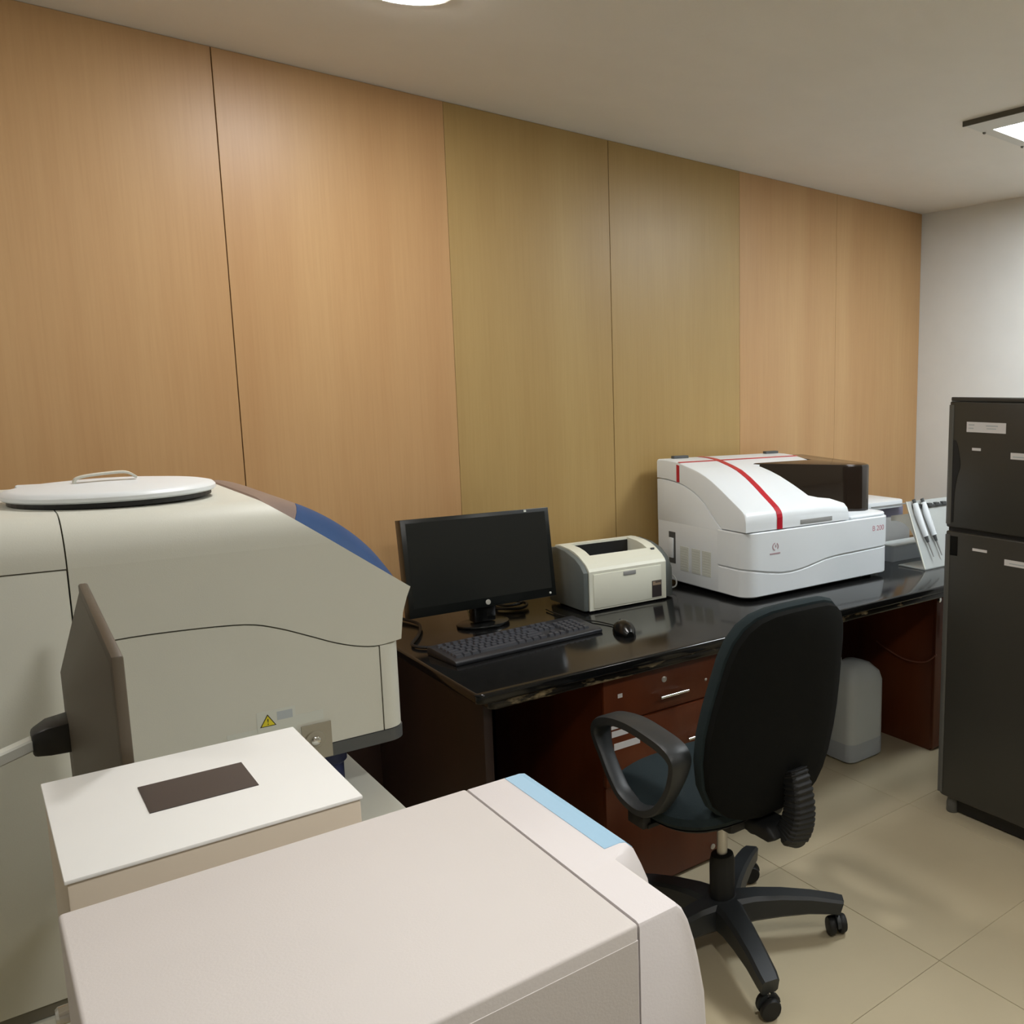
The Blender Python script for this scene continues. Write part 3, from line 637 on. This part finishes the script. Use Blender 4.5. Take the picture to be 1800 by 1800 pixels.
# front skin in two plates with a wavy groove
path = []
pl = rrect(AX0, AX1, AY0, AY1, 0.055, 8)
k = 9
left = pl[:9]; right = pl[9:18]
path = [(AX0, 2.515)] + left + [(AX0+0.055+(AX1-AX0-0.11)*i/40, AY0) for i in range(1, 40)] + right + [(AX1, 2.62)]
def wave(x):
    pts = [(1.90, 0.872), (1.99, 0.862), (2.06, 0.848), (2.125, 0.838), (2.18, 0.836), (2.237, 0.841), (2.29, 0.850), (2.345, 0.861), (2.40, 0.866), (2.449, 0.868), (2.60, 0.871), (2.75, 0.875)]
    for a_, b_ in zip(pts, pts[1:]):
        if a_[0] <= x <= b_[0]: return a_[1]+(b_[1]-a_[1])*(x-a_[0])/(b_[0]-a_[0])
    return pts[-1][1]
def skin(f0, f1, d):
    n = len(path); P = [Vector((*p, 0)) for p in path]; rings = []
    for i, p in enumerate(P):
        tg = (P[min(i+1, n-1)]-P[max(i-1, 0)]).normalized(); nn = Vector((tg.y, -tg.x, 0))
        za, zc = f0(p.x), f1(p.x); q = p + nn*d; c = p + nn*(d-0.0025); e_ = 0.0025
        rings.append([(p.x, p.y, za), (c.x, c.y, za), (q.x, q.y, za+e_), (q.x, q.y, zc-e_), (c.x, c.y, zc), (p.x, p.y, zc)])
    return loft(B(), rings)
sk_low = obj('lower_skin', skin(lambda x: 0.765, lambda x: wave(x)-0.002, 0.003), M['coolwhite'], t, smooth=True)
sk_up = obj('upper_skin', skin(lambda x: wave(x)+0.0035, lambda x: 0.9985 if x < 2.49 else 0.9985, 0.005), M['coolwhite'], t, smooth=True)
# lid: outline of the top surface along y, extruded between x limits
top = [(2.905, 1.231), (2.84, 1.2315), (2.79, 1.229), (2.743, 1.2225), (2.68, 1.211), (2.62, 1.197), (2.56, 1.173), (2.50, 1.143), (2.455, 1.118), (2.412, 1.095), (2.385, 1.080), (2.368, 1.066), (2.362, 1.052), (2.361, 1.003)]
bot = [(2.361, 1.003), (2.496, 1.0025), (2.50, 1.0035), (2.55, 1.0425), (2.601, 1.0875), (2.64, 1.1105), (2.674, 1.1265), (2.72, 1.1425), (2.766, 1.1515), (2.84, 1.1585), (2.905, 1.1595)]
def zi(c, y):
    c = sorted(c)
    for a_, b_ in zip(c, c[1:]):
        if a_[0] <= y <= b_[0]: return a_[1] + (b_[1]-a_[1])*((y-a_[0])/(b_[0]-a_[0]) if b_[0] > a_[0] else 0)
    return c[0][1] if y < c[0][0] else c[-1][1]
ys = [2.361, 2.364, 2.368, 2.376, 2.385, 2.40, 2.412, 2.43, 2.455, 2.48, 2.50, 2.53, 2.56, 2.60, 2.64, 2.668, 2.672, 2.70, 2.743, 2.79, 2.84, 2.905]
def xr(y):  # right limit of the white lid at depth y
    if y <= 2.386: return 2.486
    if y < 2.44: return 2.486-(2.486-2.335)*min(1, (y-2.386)/0.035)
    if y < 2.67: return 2.335-(2.335-2.275)*(y-2.44)/0.23
    return 2.585
bm = B(); xl = AX0+0.001; rings = []
ztop = [(2.361, 1.045), (2.364, 1.056)] + [p for p in top if p[0] > 2.3675]
for y in ys:
    zt_ = zi(ztop, y); zb_ = max(1.003, zi(bot, y)) if y > 2.497 else 1.003
    r_ = 0.010; x1 = xr(y)
    if y <= 2.386: zt_r = zt_-0.012
    else: zt_r = zt_
    xs_ = [xl+r_, xl+0.25*(x1-xl), xl+0.5*(x1-xl), xl+0.75*(x1-xl), x1-r_]
    rings.append([(xl, y, zb_), (xl, y, zt_-r_), (xl+0.003, y, zt_-0.003)] + [(q, y, zt_ if i < 4 else zt_r) for i, q in enumerate(xs_)] + [(x1-0.003, y, zt_r-0.003), (x1, y, zt_r-r_), (x1, y, zb_)])
loft(bm, rings)
obj('lid', bm, M['coolwhite'], t, smooth=True, label='white curved lid')
obj('pull_grip', bx(2.224, 2.392, 2.3595, 2.364, 1.009, 1.026), M['greybox'], t, bevel=0.001, label='grey recessed pull under the lid')
# smoked window block
zs0, zs1 = 1.010, 1.206
def wplan(i):
    return [(2.264+i, 2.682), (2.36+i, 2.622+i), (2.46+i, 2.556+i), (2.56+i*0.9, 2.490+i), (2.632, 2.448+i), (2.665-i*0.3, 2.440+i), (2.698-i, 2.452+i), (2.716-i, 2.486), (2.722-i, 2.54), (2.722-i, 2.875), (2.59, 2.875), (2.59, 2.682)]
bm = loft(B(), [[(x, y, zs0) for x, y in wplan(0)], [(x, y, zs1-0.008 + (y-2.44)*0.035) for x, y in wplan(0)], [(x, y, zs1 - 0.002 + (y-2.44)*0.035) for x, y in wplan(0.003)], [(x, y, zs1 + (y-2.44)*0.035) for x, y in wplan(0.010)]])
obj('smoked_window', bm, M['smoke'], t, smooth=True, label='dark smoked transparent cover')
# red stripes on the lid
def stripe_along_y(xa, xb, wd):
    bm = B(); rows_ = []
    for y, z in [(2.3603, 1.003), (2.3603, 1.045), (2.3633, 1.057)] + [p for p in reversed(top) if p[0] > 2.3675]:
        f = (y-2.36)/0.545; xc = xa+(xb-xa)*f
        rows_.append((xc, y, z))
    P = [Vector(p) for p in rows_]
    for i in range(len(P)):
        tg = P[min(i+1, len(P)-1)]-P[max(i-1, 0)]; tg.x = 0; tg.normalize(); nn = Vector((0, -tg.z, tg.y))
        rows_[i] = (P[i], nn)
    loft(bm, [[p+Vector((-wd/2, 0, 0))+n_*0.0002, p+Vector((wd/2, 0, 0))+n_*0.0002, p+Vector((wd/2, 0, 0))+n_*0.0014, p+Vector((-wd/2, 0, 0))+n_*0.0014] for p, n_ in rows_])
    return bm
obj('red_stripe', stripe_along_y(2.120, 2.168, 0.026), M['red'], t, label='red stripe running front to back')
bm = B(); yy = 2.765; wd = 0.013
loft(bm, [[(xl-0.0012, yy-0.009, zi(bot, yy)), (xl-0.0012, yy+0.009, zi(bot, yy)), (xl+0.001, yy+0.009, zi(bot, yy)), (xl+0.001, yy-0.009, zi(bot, yy))],
          [(xl-0.0012, yy-0.009, 1.215), (xl-0.0012, yy+0.009, 1.218), (xl+0.002, yy+0.009, 1.218), (xl+0.002, yy-0.009, 1.215)]])
loft(bm, [[(x, yy-wd/2, zi(top, yy-wd/2)+0.0003), (x, yy+wd/2, zi(top, yy+wd/2)+0.0003), (x, yy+wd/2, zi(top, yy+wd/2)+0.0016), (x, yy-wd/2, zi(top, yy-wd/2)+0.0016)] for x in (xl+0.004, 2.58)])
obj('red_stripe', bm, M['red'], t, label='thin red stripe running left to right')
for x in (2.02, 2.50): obj('hinge_cap', bx(x, x+0.07, 2.872, 2.895, 1.2305, 1.242), M['darkgrey'], t, bevel=0.002)
# left side: switch slot and vent patches
sl = obj('switch_slot', bx(AX0-0.0012, AX0+0.004, 2.785, 2.828, 0.832, 0.955), M['darkgrey'], t, label='dark recess with a pale switch')
obj('switch', bx(AX0-0.006, AX0, 2.795, 2.826, 0.852, 0.932), M['coolwhite'], sl, bevel=0.003)
for y in (2.7, 2.626, 2.561):
    v = obj('vent_panel', bx(AX0-0.0016, AX0+0.002, y, y+0.053, 0.812, 0.906), M['label_light'], t, label='greyish square vent patch')
    bm = B()
    for i in range(9): box(bm, AX0-0.0022, AX0-0.0014, y+0.004, y+0.049, 0.817+i*0.0098, 0.8225+i*0.0098)
    obj('slots', bm, M['label_light'], v)
# writing
text('lettering', 'B 200', 0.030, facing_minus_y(2.652, AY0-0.0052, 0.953), M['red_print'], t)
bm = bx(2.066, 2.116, AY0-0.0058, AY0-0.0048, 0.9135, 0.9185)
for a0, a1 in ((100, 260), (-40, 60)):
    pts = [(2.093+0.013*math.cos(math.radians(a0+(a1-a0)*i/8)), AY0-0.0056, 0.941+0.013*math.sin(math.radians(a0+(a1-a0)*i/8))) for i in range(9)]
    sweep(bm, pts, 0.0022, 0.0004, square=True, up=(0, 1, 0))
box(bm, 2.092, 2.097, AY0-0.0058, AY0-0.0048, 0.938, 0.948)
obj('logo', bm, M['logo_print'], t, label='small ring-shaped reddish emblem')
for x in (2.03, 2.66):
    for y in (2.42, 2.85): obj('foot', lathe(B(), [(0.016, 0.7502), (0.018, 0.753), (0.018, 0.7625)], (x, y, 0), 16), M['black'], t)

# ------------------------------------------------------------------ pipette stand at the desk end
t = thing('pipette_stand', 'clear sloping pipette stand on the desk between white analyser and refrigerator', 'pipette stand', (3.05, 2.38, 0.75))
def slope(y): return 0.757 + (y-2.305)*(1.035-0.757)/(2.418-2.305)
sx0, sx1 = 2.90, 3.24
obj('base_plate', bx(sx0, sx1, 2.303, 2.45, 0.7502, 0.7555), M['acrylic'], t, bevel=0.001)
obj('back_plate', prism(B(), [(2.303, 0.756), (2.308, 0.756), (2.421, 1.034), (2.416, 1.034)], 'x', sx0, sx1), M['acrylic'], t)
for x in (sx0+0.001, sx1-0.008):
    pr_ = smooth_path([(2.314, 0, 0.775), (2.36, 0, 0.872), (2.40, 0, 0.925), (2.45, 0, 0.945), (2.50, 0, 0.943)], 5)
    poly = [(p.x, p.z) for p in pr_] + [(2.50, 0.965), (2.40, 0.985), (2.393, 0.965)]
    obj('side_bracket', prism(B(), poly, 'x', x, x+0.006), M['acrylic_edge'], t)
obj('edge_strip', prism(B(), [(2.3015, 0.757), (2.3045, 0.757), (2.4175, 1.035), (2.4145, 1.035)], 'x', sx0-0.0015, sx0+0.004), M['acrylic_edge'], t)
bm = B(); box(bm, sx0+0.03, sx1, 2.398, 2.405, 1.000, 1.012)
for i in range(6): box(bm, sx0+0.03+i*0.05, sx0+0.052+i*0.05, 2.392, 2.412, 1.008, 1.020)
obj('hook_rail', bm, M['darkgrey'], t)
def slope_pt(x, f, off):  # f along slope from bottom, off towards the camera
    p = Vector((x, 2.305+(2.418-2.305)*f, 0.757+0.278*f)); n_ = Vector((0, -0.278, 0.113)).normalized()
    return p + n_*off
def pipette(x, lab):
    q = thing('pipette', lab, 'pipette', tuple(slope_pt(x, 0.9, 0.016)), 'pipettes hung on the clear stand')
    obj('barrel', sweep(B(), [slope_pt(x, 0.95, 0.016), slope_pt(x, 0.80, 0.016), slope_pt(x+0.012, 0.45, 0.016)], [0.012, 0.015, 0.012], n=12), M['coolwhite'], q, smooth=True)
    obj('plunger', sweep(B(), [slope_pt(x-0.003, 1.01, 0.016), slope_pt(x, 0.951, 0.016)], 0.008, n=10), M['darkgrey'], q, smooth=True)
    obj('collar', sweep(B(), [slope_pt(x+0.012, 0.449, 0.016), slope_pt(x+0.016, 0.36, 0.016)], [0.009, 0.006], n=10), M['darkgrey'], q, smooth=True)
    obj('shaft', sweep(B(), [slope_pt(x+0.016, 0.359, 0.016), slope_pt(x+0.026, 0.14, 0.016)], [0.005, 0.003], n=8), M['greybox'], q, smooth=True)
pipette(2.938, 'white pipette hanging on the clear stand, the one nearer the white analyser')
pipette(2.995, 'white pipette hanging on the clear stand, the one nearer the refrigerator')
t = thing('storage_box', 'grey and white stepped apparatus behind the clear pipette stand', 'instrument', (3.02, 2.72, 0.75))
obj('lower_case', bx(2.86, 3.18, 2.62, 2.86, 0.7502, 0.93), M['greybox'], t, bevel=0.006)
obj('middle_case', bx(2.90, 3.15, 2.64, 2.84, 0.9302, 0.978), M['purple'], t, bevel=0.004)
obj('top_tray', prism(B(), rrect(2.84, 3.12, 2.60, 2.86, 0.04), 'z', 0.9782, 1.012), M['coolwhite'], t, bevel=0.005)
obj('tray_slot', bx(2.88, 3.12, 2.597, 2.602, 0.990, 0.995), M['greybox'], t)
t = thing('plastic_tub', 'low pale grey tub on the desk behind the pipette stand foot', 'box', (3.05, 2.54, 0.75))
obj('tub', loft(B(), [[(x, y, 0.7502) for x, y in rrect(2.935, 3.23, 2.515, 2.595, 0.012)], [(x, y, 0.82) for x, y in rrect(2.93, 3.235, 2.51, 2.60, 0.012)]]), M['can_liquid'], t, smooth=True)
obj('rim', prism(B(), rrect(2.925, 3.24, 2.507, 2.603, 0.012), 'z', 0.8202, 0.828), M['can'], t, bevel=0.002)

# ------------------------------------------------------------------ office chair
cx, cy = 1.379, 1.762
t = thing('office_chair', 'black fabric office chair with loop armrests in front of the desk', 'chair', (cx, cy, 0))
legs = [-35.7, -107.8, 36.3, 108.3, 180.3]
for ang in legs:
    a_ = math.radians(ang); dx, dy = math.cos(a_), math.sin(a_); up_ = (0, 0, 1)
    P = []; W_ = []; Hh = []
    for r, z, wv, hv in ((0.03, 0.103, 0.040, 0.038), (0.09, 0.108, 0.033, 0.036), (0.16, 0.107, 0.029, 0.032), (0.24, 0.101, 0.026, 0.026), (0.305, 0.090, 0.025, 0.022), (0.328, 0.083, 0.022, 0.022)):
        P.append((cx+dx*r, cy+dy*r, z)); W_.append(wv); Hh.append(hv)
    leg = obj('leg', sweep(B(), P, W_, Hh, square=True), M['plastic'], t, smooth=True)
    ex, ey = cx+dx*0.3165, cy+dy*0.3165
    sw = a_ + 1.9 + 0.35*ang/100; ox, oy = math.cos(sw), math.sin(sw)
    obj('caster_stem', lathe(B(), [(0.006, 0.045), (0.006, 0.075)], (ex, ey, 0), 10), M['chrome'], leg)
    bm = B(); wl = []
    for side in (-1, 1):
        c_ = Vector((ex - oy*0.0*side, ey, 0)) + Vector((-oy, ox, 0))*side*0.016
        rings = []
        for (r_, h_) in ((0.012, -0.010), (0.024, -0.009), (0.0265, -0.004), (0.0265, 0.004), (0.024, 0.009), (0.012, 0.010)):
            rings.append([c_ + Vector((-oy, ox, 0))*h_ + Vector((ox, oy, 0))*r_*math.cos(2*PI*k/18) + Vector((0, 0, 0.0268+r_*math.sin(2*PI*k/18))) for k in range(18)])
        loft(bm, rings)
    obj('caster_wheel', bm, M['plastic_dark'], leg, smooth=True)
    hood_r = [[(Vector((ex, ey, 0)) + Vector((-oy, ox, 0))*h_ + Vector((ox, oy, 0))*0.030*math.cos(PI*k/8) + Vector((0, 0, 0.030+0.030*math.sin(PI*k/8)))) for k in range(9)] for h_ in (-0.005, 0.005)]
    obj('caster_hood', loft(B(), hood_r), M['plastic'], leg, smooth=True)
obj('hub', lathe(B(), [(0.036, 0.070), (0.044, 0.082), (0.046, 0.125), (0.040, 0.140), (0.036, 0.142)], (cx, cy, 0), 24), M['plastic'], t, smooth=True)
obj('lower_sleeve', lathe(B(), [(0.034, 0.140), (0.034, 0.245), (0.030, 0.262), (0.024, 0.265)], (cx, cy, 0), 20), M['plastic_dark'], t, smooth=True, label='black sleeve around the column')
obj('gas_column', lathe(B(), [(0.0145, 0.262), (0.0145, 0.42)], (cx, cy, 0), 18), M['steel'], t, smooth=True, label='bare metal column')
obj('mechanism', bx(cx-0.09, cx+0.09, cy-0.15, cy+0.10, 0.40, 0.44), M['plastic_dark'], t, bevel=0.012)
obj('tension_knob', lathe(B(), [(0.026, 0.362), (0.030, 0.366), (0.030, 0.398), (0.02, 0.405)], (cx+0.03, cy-0.115, 0), 18), M['plastic_dark'], t, smooth=True)
# seat
def superpts(x0, x1, y0, y1, z, e=3.2, n=40):
    ax, ay = (x1-x0)/2, (y1-y0)/2; out = []
    for k in range(n):
        a_ = 2*PI*k/n; c_, s_ = math.cos(a_), math.sin(a_)
        out.append(((x0+x1)/2+ax*math.copysign(abs(c_)**(2/e), c_), (y0+y1)/2+ay*math.copysign(abs(s_)**(2/e), s_), z))
    return out
sx = (cx-0.232, cx+0.232); sy = (cy-0.175, cy+0.265)
def sr(i, z): return superpts(sx[0]+i, sx[1]-i, sy[0]+i, sy[1]-i, z)
obj('seat', loft(B(), [sr(0.05, 0.428), sr(0.015, 0.435), sr(0.0, 0.453), sr(0.004, 0.470), sr(0.022, 0.484), sr(0.07, 0.490), sr(0.15, 0.488)]), M['seat_fabric'], t, smooth=True, label='dark teal-grey padded seat')
obj('seat_shell', loft(B(), [sr(0.09, 0.416), sr(0.03, 0.420), sr(0.012, 0.434)]), M['plastic_dark'], t, smooth=True)
# backrest
th = math.radians(10); tb = Vector((0, -math.sin(th), math.cos(th))); nb = Vector((0, math.cos(th), math.sin(th)))
BP = Vector((cx+0.020, 1.535, 0.492))
half = [(-0.052, 0.06), (-0.048, 0.11), (-0.030, 0.155), (0.0, 0.185), (0.05, 0.207), (0.12, 0.219), (0.19, 0.220), (0.26, 0.213), (0.33, 0.202), (0.39, 0.192), (0.435, 0.178), (0.47, 0.157), (0.494, 0.128), (0.508, 0.088), (0.513, 0.04)]
outl = [(u, v) for v, u in half] + [(-u, v) for v, u in reversed(half)]
def bring(s, off, curve=0.05):
    R = []
    for u, v in outl:
        uu = u*(1-s/0.22); vv = 0.22+(v-0.22)*(1-s/0.28)
        R.append(BP + Vector((uu, 0, 0)) + tb*vv + nb*(off + curve*(abs(uu)/0.22)**2))
    return R
obj('backrest', loft(B(), [bring(0.02, 0.030), bring(0.004, 0.034), bring(0.0, 0.046), bring(0.004, 0.062), bring(0.02, 0.076), bring(0.07, 0.084), bring(0.14, 0.086)]), M['seat_fabric'], t, smooth=True, label='padded front of the backrest')
obj('back_shell', loft(B(), [bring(0.14, -0.004), bring(0.07, -0.001), bring(0.025, 0.006), bring(0.010, 0.014), bring(0.008, 0.030)]), M['fabric'], t, smooth=True, label='black fabric back of the backrest')
# bellows over the back bracket
bel = []
bpth = smooth_path([(1.414, 1.515, 0.572), (1.413, 1.500, 0.53), (1.410, 1.492, 0.48), (1.404, 1.494, 0.44), (1.396, 1.505, 0.410), (1.390, 1.520, 0.398)], 14)
ws, hs_ = [], []
for i in range(len(bpth)):
    f = i/(len(bpth)-1); rib = 0.0014*(1 if i % 4 < 2 else -1) if f < 0.8 else 0
    taper = 1.0 if f < 0.75 else math.cos((f-0.75)/0.25*1.1)
    ws.append((0.026 + 0.013*min(1, f*1.6))*taper + rib); hs_.append((0.022 + 0.010*min(1, f*1.5))*taper + rib)
obj('back_support', prism(B(), [(1.50, 0.415), (1.53, 0.398), (1.66, 0.400), (1.70, 0.412), (1.70, 0.435), (1.53, 0.440)], 'x', 1.335, 1.412), M['plastic_dark'], t, bevel=0.010, seg=3, label='black support arm under the seat')
obj('bellows', sweep(B(), bpth, ws, hs_, up=(0, 1, 0), square=True), M['plastic_dark'], t, smooth=True, label='ribbed black bellows behind the backrest')
# arm loops
AL = [(1.970, 0.622), (1.945, 0.650), (1.885, 0.670), (1.800, 0.678), (1.705, 0.671), (1.648, 0.661), (1.622, 0.645), (1.620, 0.622), (1.640, 0.573), (1.676, 0.520), (1.718, 0.482), (1.775, 0.461), (1.835, 0.466), (1.880, 0.486), (1.932, 0.540), (1.964, 0.590)]
for sgn in (-1, 1):
    xx = cx + sgn*0.236
    lp = smooth_path([(xx, y, z) for y, z in AL], 5, closed=True)
    wl = []; hl = []
    for p in lp:
        f = max(0, min(1, (p.z-0.56)/0.10)); wl.append(0.019+0.011*f); hl.append(0.011+0.002*f)
    obj('armrest', sweep(B(), lp, hl, wl, closed=True, up=(1, 0, 0), square=True), M['plastic'], t, smooth=True)
    obj('arm_bracket', bx(xx-sgn*0.10 if sgn > 0 else xx-0.004, xx+0.004 if sgn > 0 else xx+0.10, 1.76, 1.83, 0.400, 0.4385) if False else bx(min(xx, xx-sgn*0.12), max(xx, xx-sgn*0.12), 1.755, 1.835, 0.418, 0.430), M['plastic_dark'], t, bevel=0.002)
    obj('arm_upright', bx(xx-0.012, xx+0.012, 1.76, 1.83, 0.418, 0.455), M['plastic_dark'], t, bevel=0.003)
